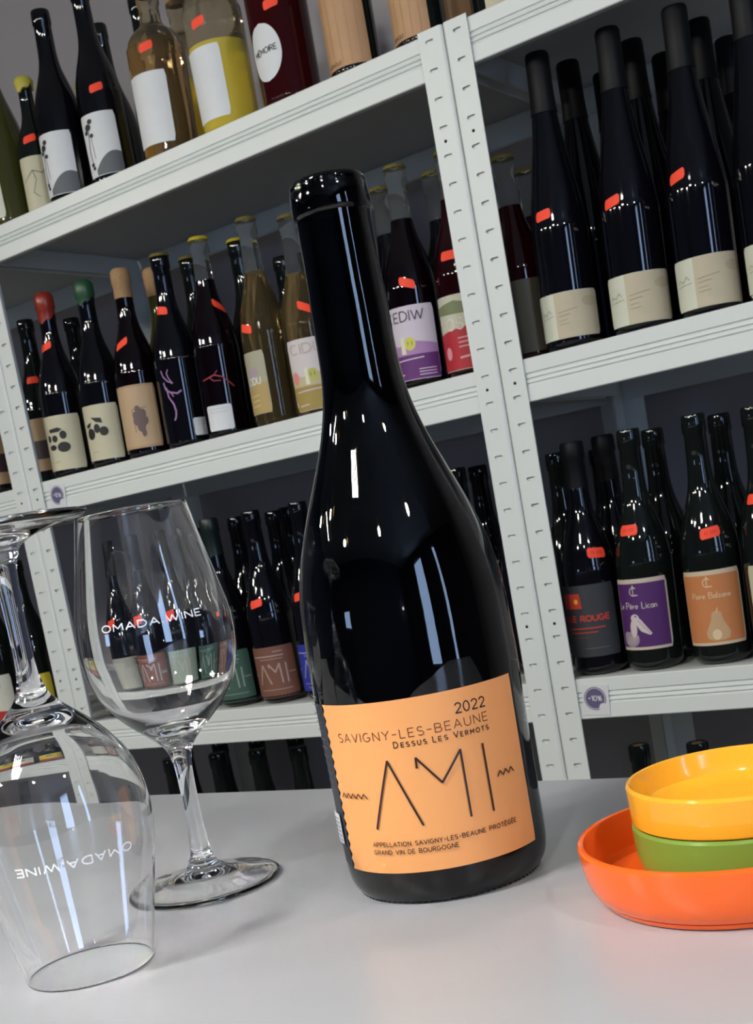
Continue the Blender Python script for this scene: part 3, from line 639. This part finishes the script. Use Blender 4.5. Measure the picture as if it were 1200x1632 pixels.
# ---- second shelf, left and middle
B('burgundy', 2, -1.126, .06, 0, .315, 'dark bottle with a tan label banded in dark brown, at the left frame edge', labels=[L_(-129, 25, .116, .019, KRAFT, art=art_band)])
B('burgundy', 2, -1.044, .13, .03, .312, 'dark bottle with a dull red tag and tan label, just right of the left post', tagp=(-57, .199), tagskew=0, labels=[L_(-100, -5, .127, .03, KRAFT, art=art_band)])
B('burgundy', 2, -.911, .06, .038, .320, 'bottle with red wax top and cream label with black pebble shapes', cap='redwax', glass=M_blackglass, tagp=(-84, .231), tagskew=.35, labels=[L_(-132, -6, .1095, .014, CREAM, art=art_blobs(0))])
B('burgundy', 2, -.945, .16, 0, .294, 'black bottle standing behind the red wax bottle')
B('burgundy', 2, -.809, .06, .038, .315, 'bottle with green wax top and cream label with black olive shapes', cap='greenwax', glass=M_blackglass, labels=[L_(-132, -12, .108, .014, CREAM, art=art_blobs(1))])
B('burgundy', 2, -.719, .06, .038, .313, 'bottle with tan paper cap and kraft label with a grape cluster', cap='corkcover', glass=M_purpleliq, tagp=(-84, .192), tagskew=.5, labels=[L_(-134, -8, .122, .017, KRAFT, art=art_grape)])
B('burgundy', 2, -.726, .16, 0, .325, 'tan-capped bottle standing behind the grape-cluster bottle', cap='corkcover', glass=M_olive)
B('burgundy', 2, -.625, .06, .035, .315, 'black bottle painted with a purple swirl', cap='goldcrown', glass=M_blackglass, tagp=(-88, .225), tagskew=-.2, labels=[L_(-33, 30, .0457, .017, WHITE, art=art_lines)], drawing=(-66, swirl))
B('burgundy', 2, -.644, .165, 0, .325, 'bottle with dull gold cap behind the purple-swirl bottle', cap='goldcrown')
B('burgundy', 2, -.545, .07, .035, .320, 'dark red bottle with bright yellow crown cap and a painted red branch', cap='crown', glass=M_purpleliq, neck=M_clear, fill=.262, tagp=(-8, .2097), tagskew=-.6, labels=[L_(-102, -36, .0536, .0134, WHITE, art=art_lines)], drawing=(-60, redbranch))
B('burgundy', 2, -.537, .17, 0, .326, 'dark bottle with bright yellow crown cap behind the red-branch bottle', cap='crown')
B('burgundy', 2, -.431, .06, .02, .319, 'clear bottle of amber wine with a small olive-gold label', cap='goldcrown', glass=M_cider, neck=M_clear, fill=.235, tagp=(-100, .1515), tagskew=-.3, labels=[L_(-135, -64, .1158, .020, flat((168, 164, 140)), art=art_olive_scene)])
B('burgundy', 2, -.450, .17, 0, .275, 'dark bottle standing behind the olive-gold label bottle')
B('burgundy', 2, -.348, .06, .01, .300, 'clear bottle of amber wine with a pink and yellow scenery label beside the main bottle', cap='goldcrown', glass=M_cider, neck=M_clear, fill=.225, tagp=(-50, .159), tagskew=-.5, labels=[L_(-116, -6, .114, .007, flat((206, 198, 196)), art=scenery(flat((190, 176, 140)), flat((160, 138, 70)), 'CIDU', flat((190, 170, 160)), flat((186, 184, 96))))])
B('burgundy', 2, -.345, .155, 0, .325, 'pale clear bottle at the back, left of the main bottle neck', cap='goldcrown', glass=M_olive, neck=M_clear, fill=.2)
B('burgundy', 2, -.225, .14, 0, .314, 'clear-necked bottle of dark juice just right of the main bottle neck', cap='goldcrown', glass=M_blackglass, neck=M_clear, fill=.245)
B('burgundy', 2, -.156, .06, .035, .313, 'bottle of purple juice with a lilac scenery label', cap='goldcrown', glass=M_purpleliq, neck=M_clear, fill=.24, tagp=(-67, .1467), tagskew=-.35, labels=[L_(-146, -16, .1159, .012, flat((206, 196, 208)), art=scenery(flat((170, 130, 178)), flat((98, 44, 110)), 'CEDIW', flat((70, 60, 72)), flat((206, 200, 92))))])
B('burgundy', 2, -.139, .155, 0, .313, 'clear-necked bottle behind, between the lilac and red label bottles', cap='goldcrown', glass=M_blackglass, neck=M_clear, fill=.245)
B('burgundy', 2, -.070, .06, .03, .307, 'bottle of red juice with a red and white label, partly behind the post', cap='goldcrown', glass=M_redliq, neck=M_clear, fill=.26, tagp=(-88, .165), tagskew=0, labels=[L_(-148, -26, .1117, .009, flat((196, 196, 176)), art=art_red_scene)])
# ---- second shelf, right
B('burgundy', 2, .012, .085, 0, .280, 'clear-necked bottle of dark red juice just right of the central post', cap='goldcrown', glass=M_redliq, neck=M_clear, fill=.24, labels=[L_(-110, -10, .11, .012, flat((70, 66, 56)))])
B('burgundy', 2, .005, .170, 0, .276, 'clear-necked bottle behind, close to the central post', cap='goldcrown', glass=M_redliq, neck=M_clear, fill=.24)
def flute(x, y, ln, H, label, tg=None, lab=None, sk=.25):
    return B('flute', 2, x, y, ln, H, label, glass=M_blackglass, cap='flutecap', tagp=tg, tagskew=sk, labels=[L_(*lab, IVORY, corner=.004, art=art_two_tone)] if lab else [])
flute(.0875, .06, .025, .383, 'tall black flute bottle with two-tone label, first right of the central post', (-98, .176), (-150, -2, .0745, .0150), .1)
flute(.187, .06, .025, .378, 'tall black flute bottle with two-tone label, second right of the central post', (-102, .165), (-150, 2, .0735, .0105), .22)
flute(.279, .06, .015, .372, 'tall black flute bottle with two-tone label, third right of the central post', (-108, .1706), (-153, 4, .0710, .0095), .26)
flute(.368, .06, .0, .380, 'tall black flute bottle at the right frame edge', None, (-150, 0, .067, .0065))
flute(.100, .15, 0, .388, 'tall black flute bottle in the second row behind the first tagged flute')
flute(.192, .15, 0, .383, 'tall black flute bottle in the second row behind the second tagged flute')
flute(.283, .15, 0, .376, 'tall black flute bottle in the second row behind the third tagged flute')
flute(.114, .24, 0, .385, 'tall black flute bottle in the back row, left one')
flute(.202, .24, 0, .380, 'tall black flute bottle in the back row, middle one')
flute(.290, .24, 0, .370, 'tall black flute bottle in the back row, right one')
B('burgundy', 2, .155, .32, 0, .25, 'small bottle with a tan label seen between the first two flutes', labels=[L_(-120, -10, .075, .01, KRAFT)])
# ---- third shelf, left
B('burgundy', 3, -1.128, .06, 0, .315, 'dark bottle with yellow and red label left of the left post', labels=[L_(-108, -5, .095, .010, flat((214, 196, 60)), art=art_yellow)])
B('burgundy', 3, -1.235, .06, 0, .315, 'dark bottle with pale label and yellow dot at the left frame edge', labels=[L_(-120, -16, .102, .010, flat((206, 204, 190)), art=art_yellow)])
B('burgundy', 3, -1.335, .06, 0, .315, 'dark bottle with yellow label, outermost behind the upturned glass', labels=[L_(-108, 0, .095, .010, flat((214, 196, 60)), art=art_yellow)])
cols = [(-.905, (176, 176, 160), 'cream'), (-.812, (128, 70, 58), 'rust-brown'), (-.716, (150, 168, 150), 'sage')]
ink = flat((176, 178, 172))
for (x, c, nm) in cols:
    B('burgundy', 3, x, .06, 0, .318, 'dark bottle with a %s AMI label seen through the standing wine glass' % nm, glass=M_blackglass, cap='capsule', tagp=(-80, .168), labels=[L_(-138, -10, .094, .008, flat(c), art=art_ami(ink))])
B('burgundy', 3, -.621, .06, .0, .319, 'dark bottle with a green AMI label right of the standing wine glass', glass=M_blackglass, cap='greencapsule', labels=[L_(-137, -11, .0945, .007, flat((60, 88, 76)), art=art_ami(flat((134, 152, 142))))])
B('burgundy', 3, -.528, .06, .0, .318, 'dark bottle with a brown AMI label and red price tag', glass=M_blackglass, tagp=(-82, .167), labels=[L_(-139, -5, .0937, .0085, flat((118, 78, 64)), art=art_ami(flat((172, 146, 134))))])
B('burgundy', 3, -.435, .06, .02, .317, 'dark bottle with a blue AMI label, half hidden by the main bottle', glass=M_blackglass, tagp=(-90, .1685), labels=[L_(-142, -9, .091, .0146, flat((42, 52, 150)), art=art_ami(flat((140, 146, 200))))])
for (x, y, H, lb) in ((-.638, .15, .316, 'black bottle behind the brown AMI label bottle'), (-.552, .15, .313, 'black bottle in the second row, between the brown and blue AMI bottles'), (-.591, .24, .318, 'black bottle in the back row behind the brown and blue AMI bottles'), (-.735, .15, .31, 'black bottle in the second row behind the standing wine glass'),
                      (-.170, .13, .321, 'black bottle neck just right of the main bottle shoulder, third shelf'), (-.185, .225, .321, 'black bottle in the back row right of the main bottle shoulder'), (-.088, .13, .318, 'black bottle just left of the central post, third shelf')):
    B('burgundy', 3, x, y, 0, H, lb, glass=M_blackglass)
for (x, c, lb) in ((-.340, (60, 88, 76), 'dark bottle with a green AMI label wholly behind the main bottle, left one'), (-.248, (118, 78, 64), 'dark bottle with a brown AMI label wholly behind the main bottle, right one')):
    B('burgundy', 3, x, .06, 0, .318, lb, glass=M_blackglass, labels=[L_(-142, -9, .092, .009, flat(c), art=art_ami(ink))])
B('burgundy', 2, -.252, .06, 0, .314, 'bottle of purple juice hidden behind the main bottle neck', cap='goldcrown', glass=M_purpleliq, neck=M_clear, fill=.24, labels=[L_(-146, -16, .1159, .012, flat((206, 196, 208)))])
# ---- third shelf, right
B('burgundy', 3, .052, .06, .02, .321, 'bottle with black capsule and dark label lettered in red', glass=M_blackglass, cap='capsule', tagp=(-43, .1677), tagskew=-.1, digits=True, labels=[L_(-152, -17, .1261, .0257, flat((52, 54, 58)), art=art_rouge)])
B('burgundy', 3, .134, .058, .03, .323, 'bottle with a purple pelican label in a cream frame', tagp=(-98, .1905), tagskew=.0, digits=True, labels=[L_(-148, -26, .1253, .0287, flat((198, 184, 168)), art=framed(flat((78, 36, 100)), art_pelican))])
B('burgundy', 3, .229, .06, .015, .325, 'bottle with an orange pear label in a cream frame', tagp=(-66, .1717), tagskew=.12, digits=True, labels=[L_(-148, -16, .1236, .0252, flat((206, 186, 158)), art=framed(flat((196, 124, 74)), art_pear))])
B('burgundy', 3, .312, .06, .0, .320, 'dark bottle with a cream label edge at the right frame edge, third shelf', tagp=(-103, .2047), tagskew=0, labels=[L_(-130, 0, .1218, .0305, CREAM)])
for (x, y, H, lb, cp_) in ((-.011, .15, .314, 'black bottle behind the red-lettered label, nearest the central post', 'bare'), (.020, .235, .310, 'black bottle in the back row behind the red-lettered label', 'bare'), (.066, .15, .325, 'black-capsuled bottle in the second row behind the red-lettered label', 'capsule'),
                      (.143, .145, .320, 'dark bottle directly behind the pelican label bottle', 'bare'), (.237, .15, .322, 'dark bottle directly behind the pear label bottle', 'bare'), (.320, .155, .33, 'dark bottle with yellow crown cap in the second row at the right edge', 'crown')):
    B('burgundy', 3, x, y, 0, H, lb, cap=cp_, glass=M_darkglass if cp_ == 'bare' else M_blackglass)
# ---- lowest visible shelf
for (x, y, H, lb) in ((.070, .10, .320, 'dark bottle neck low down, left of the yellow bowl'), (.158, .10, .319, 'dark bottle neck low down, just above the yellow bowl rim'),
                      (-.843, .08, .345, 'dark bottle top on the lowest shelf left of the glass stem'), (-.727, .08, .35, 'dark bottle top on the lowest shelf, first right of the glass stem'), (-.632, .08, .352, 'dark bottle top on the lowest shelf, second right of the glass stem'),
                      (-.540, .08, .352, 'dark bottle top on the lowest shelf, nearest the main bottle'), (-1.298, .08, .35, 'dark bottle top on the lowest shelf behind the upturned glass')):
    B('burgundy', 4, x, y, 0, H, lb, glass=M_darkglass)
for k, od_ in enumerate(('first', 'second', 'third', 'fourth', 'fifth', 'sixth')):
    B('burgundy', 4, -.90 + k * .092, .18, 0, .352, 'shaded dark bottle, %s in the second row of the lowest shelf from the left post' % od_, 'second row of the lowest shelf', glass=M_darkglass)

# ------------------------------------------------------------------ the counter
TZ = 1.0287
ct = thing('counter', 'pale grey laminate counter carrying the bottle, glasses and bowls', 'counter', (0.6, -1.3, 0))
def cbox(n, x0, x1, y0, y1, z0, z1, m, bv=0): return boxobj(n, x0 - .6, x1 - .6, y0 + 1.3, y1 + 1.3, z0, z1, m, ct, bv)
cbox('countertop', -0.9, 1.9, -1.62, -0.971, TZ - .03, TZ, M_counter, .0008)
cbox('rear_panel', -0.86, 1.86, -1.04, -1.02, 0, TZ - .03, M_panel)
cbox('side_panel', -0.86, -0.84, -1.58, -1.04, 0, TZ - .03, M_panel); cbox('side_panel', 1.84, 1.86, -1.58, -1.04, 0, TZ - .03, M_panel)
cbox('inner_shelf', -0.84, 1.84, -1.55, -1.04, .5, .52, M_panel)


# ------------------------------------------------------------------ main bottle
mb = thing('wine_bottle', 'large dark open wine bottle with orange AMI label standing on the counter', 'bottle', (.5198, -1.1242, TZ + .0001))
outer = [(.0015, .0335), (.0, .0360), (.0012, .0392), (.0045, .0415), (.010, .0427), (.018, .0430), (.045, .0431), (.070, .0433), (.090, .0436), (.100, .0434), (.114, .0430), (.1234, .0423), (.1325, .0409), (.1416, .0388), (.1508, .0358), (.160, .0324), (.169, .0288), (.178, .0252), (.187, .0219), (.1965, .0191), (.2056, .0172), (.2147, .01625), (.2239, .0159), (.233, .0158), (.242, .0156), (.2513, .01525), (.262, .0151), (.2735, .0150)]
rim = [(.2748, .0150), (.2752, .0155), (.2760, .0160), (.2780, .0161), (.2852, .0157), (.2862, .0153), (.2870, .0154), (.2884, .0151), (.2893, .0143), (.2896, .0128), (.2893, .0108), (.2880, .0098)]
od = dense(outer[1:], .0025)
inner = [(z, r - .0030) for z, r in reversed(od) if z > .016] + [(.0125, .0385), (.0115, .034), (.016, .018), (.020, 0)]
bm = bmesh.new(); lathe(bm, [(.012, 0), (.010, .018), (.0015, .0335)] + od + rim + [(.284, .0098), (.276, .0110)] + inner, 128)
bmesh.ops.recalc_face_normals(bm, faces=bm.faces[:]); obj('glass_body', bm, M_bglass, mb, angle=32)
wp = [(.0215, 0), (.0175, .018), (.0128, .0335), (.0138, .0382)] + [(z, r - .0032) for z, r in od if .017 < z < .2725] + [(.2728, .0112), (.2730, 0)]
bm = bmesh.new(); lathe(bm, wp, 96); obj('wine', bm, M_wine, mb, angle=60)
# knurled stipples round the heel
bm = bmesh.new()
for k in range(90):
    a = 2 * PI * k / 90; r = .0386; bmesh.ops.create_cube(bm, size=1, matrix=Matrix.Translation((r * math.cos(a), r * math.sin(a), .0009)) @ Matrix.Rotation(a, 4, 'Z') @ Matrix.Diagonal((.0010, .0008, .0009, 1)))
kn = obj('heel_stippling', bm, M_blackglass, mb); kn['kind'] = 'stuff'
rf = lambda z: interp(outer[2:], z)
M_lab = mat('orange_label_paper', srgb(232, 160, 96), 0.62, noise=0.02, nscale=40)
M_back = mat('dark_back_label', srgb(48, 50, 60), 0.5)
lz0, lz1 = .0145, .0842
lab = patch('front_label', mb, rf, -121.5, 1.2, lz0, lz1, M_lab, off=.00025, corner=.0002, zig=.0016, nu=60); lab['label'] = 'orange paper label'
bl = patch('back_label', mb, rf, -230, -121.8, lz0 + .0005, lz1, M_back, off=.00018, corner=.0004, nu=30); bl['label'] = 'dark grey back label'
a = Art(); a.vref = .05
for k in range(20):
    v = lz0 + .008 + k * .0036
    if v < lz0 + .030 and v > lz0 + .012: continue
    a.line([(.020, v), (.034, v)], .0004, flat((96, 98, 108)))
a.poly([(.025, lz0 + .010), (.0335, lz0 + .010), (.0335, lz0 + .023), (.025, lz0 + .023)], flat((206, 208, 214)))
for k in range(6): a.line([(.026, lz0 + .0115 + k * .0019), (.0326, lz0 + .0115 + k * .0019)], .0005, flat((120, 122, 128)))
a.wrap('back_label_print', bl, rf, -170, off=.0003)
INK = mat('black_print_ink', srgb(44, 26, 22), 0.45); INKB = mat('brown_print_ink', srgb(104, 52, 34), 0.5)
a = Art(); a.vref = .05; mm = .001
def P(*q): return [(x * mm, y * mm) for x, y in q]
a.text('2022', 15.6 * mm, 74.7 * mm, 3.9 * mm, 13.0 * mm, .00055, INK, gap=.26)
a.text('SAVIGNY-LES-BEAUNE', -37.0 * mm, 69.0 * mm, 3.4 * mm, 65.8 * mm, .00034, INKB, gap=.30)
# small capitals line
a.text('D', -10.6 * mm, 65.4 * mm, 2.35 * mm, 1.7 * mm, .00036, INK); a.text('ESSUS', -7.6 * mm, 65.4 * mm, 1.8 * mm, 10.0 * mm, .00034, INK, gap=.5)
a.text('L', 4.9 * mm, 65.4 * mm, 2.35 * mm, 1.2 * mm, .00036, INK); a.text('ES', 7.1 * mm, 65.4 * mm, 1.8 * mm, 3.6 * mm, .00034, INK, gap=.5)
a.text('V', 13.2 * mm, 65.4 * mm, 2.35 * mm, 1.9 * mm, .00036, INK); a.text('ERMOTS', 16.0 * mm, 65.4 * mm, 1.8 * mm, 12.4 * mm, .00034, INK, gap=.5)
a.line(P((-24.5, 33.2), (-14.4, 60.6), (-4.5, 33.5)), .00085, INK); a.line(P((-3.1, 56.4), (-2.9, 60.5), (5.7, 49.1), (14.7, 60.5), (14.6, 33.4)), .00085, INK); a.line(P((24.3, 60.6), (24.4, 33.2)), .00085, INK)
a.line(P(*[(-42.0 + 1.55 * k, 45.7 + (2.0 if k % 2 else 0)) for k in range(11)]), .0005, INK)
a.line(P(*[(28.8 + 1.5 * k, 45.9 + (2.1 if k % 2 else 0)) for k in range(7)]), .0005, INK)
a.text('APPELLATION SAVIGNY-LES-BEAUNE PROTÉGÉE', -27.8 * mm, 25.9 * mm, 1.7 * mm, 62.0 * mm, .0003, INK, gap=.28)
a.text('GRAND VIN DE BOURGOGNE', -27.8 * mm, 22.7 * mm, 1.7 * mm, 35.5 * mm, .0003, INK, gap=.28)
a.wrap('label_lettering', lab, rf, -60, off=.0003)

# ------------------------------------------------------------------ wine glasses
go = [(.0066, 0), (.0060, .005), (.0046, .011), (.0034, .017), (.0022, .024), (.0012, .0292), (.0002, .0318), (.0, .0328), (.0002, .0345), (.0012, .0351), (.0024, .0347), (.0032, .0330), (.0042, .0270), (.0054, .0200), (.0070, .0140), (.0092, .0095), (.0112, .0072), (.0126, .0066), (.0136, .0066), (.0144, .0058), (.0156, .0054), (.0168, .0051), (.020, .0046), (.030, .0040), (.045, .0038), (.0575, .0041), (.0635, .0051), (.069, .0075), (.0745, .0128), (.0795, .0184), (.0845, .0233), (.090, .0276), (.095, .0308), (.100, .0329), (.106, .0346), (.112, .0356), (.118, .0360), (.124, .0358), (.130, .0352), (.140, .0333), (.150, .0312), (.160, .0291), (.170, .0270), (.1780, .0254)]
gi = [(.1787, .0251), (.1787, .0247), (.1780, .0245), (.170, .0261), (.160, .0282), (.150, .0303), (.140, .0324), (.130, .0343), (.124, .0349), (.118, .0351), (.112, .0347), (.106, .0336), (.100, .0318), (.095, .0296), (.090, .0261), (.086, .0224), (.082, .0176), (.079, .0122), (.0772, .0065), (.0766, 0)]
full = [go[0]] + dense(go[1:], .0015) + gi[:2] + dense(gi[2:], .0018)
def wineglass(loc, flip, az, text_az, label):
    t = thing('wine_glass', label, 'glass', loc)
    if flip: t.rotation_euler = (PI, 0, R(az))
    bm = bmesh.new(); lathe(bm, full, 128); bmesh.ops.recalc_face_normals(bm, faces=bm.faces[:]); obj('crystal', bm, M_crystal, t)
    a = Art(); gp = [q for q in go if q[0] > .11]; a.vref = .1285
    a.text('OMADA.WINE', -.0229, .1270, .0029, .0458, .00058, mat('white_glass_print', srgb(250, 250, 250), .5), gap=.26)
    o = a.wrap('printed_lettering', t, lambda z: interp(gp, z), text_az, off=.0001)
    return t
wineglass((.3976, -1.1455, TZ + .0001), False, 0, -47, 'clear stemmed wine glass standing upright on its foot')
# upturned glass: rotated about x, so azimuths mirror
wineglass((.4207, -1.2417, TZ + .1789), True, 0, 35, 'clear stemmed wine glass standing upside down on its rim')

# ------------------------------------------------------------------ stacked bowls
def bowl(loc, Rr, H, wall, outer_lo, label, m):
    """outer_lo: (z, r) points of the outside from the base up to where the wall runs straight"""
    t = thing('bowl', label, 'bowl', loc); b0 = outer_lo[0][1]
    o = [(.0008, 0), (.0008, b0 - .004), (.0, b0 - .003)] + outer_lo + [(outer_lo[-1][0] + (H - .0012 - outer_lo[-1][0]) * .4, Rr - .0002), (H - .0012, Rr), (H - .0003, Rr - .0004), (H, Rr - wall * .5), (H - .0003, Rr - wall + .0004), (H - .0012, Rr - wall), (.0085, Rr - wall - .0012), (.0056, Rr - wall - .0026), (.0042, Rr - wall - .0065), (.0038, Rr * .6), (.0036, 0)]
    bm = bmesh.new(); lathe(bm, o, 144); bmesh.ops.recalc_face_normals(bm, faces=bm.faces[:]); obj('shell', bm, m, t, angle=20); return t
M_or = mat('orange_plastic', srgb(250, 104, 34), .16, coat=.3); M_gr = mat('green_plastic', srgb(122, 154, 62), .25, coat=.2); M_ye = mat('yellow_plastic', srgb(250, 178, 48), .14, coat=.3)
bowl((.6483, -1.1309, TZ + .0001), .0561, .0226, .0026, [(.0, .0478), (.0005, .0492), (.0022, .0503), (.0026, .0497), (.0030, .0511), (.0042, .0523), (.0062, .0535), (.0090, .0546), (.0130, .0554)], 'large orange plastic bowl at the bottom of the stack', M_or)
bowl((.6505, -1.1215, TZ + .0043), .0412, .0211, .0022, [(.0, .0350), (.0008, .0368), (.0030, .0388), (.0060, .0400), (.0100, .0408)], 'green plastic bowl sitting in the orange bowl under the yellow one', M_gr)
bowl((.6505, -1.1215, TZ + .0256), .0413, .0148, .0022, [(.0, .0400), (.0006, .0408), (.0015, .0410)], 'yellow plastic bowl on top of the stack', M_ye)
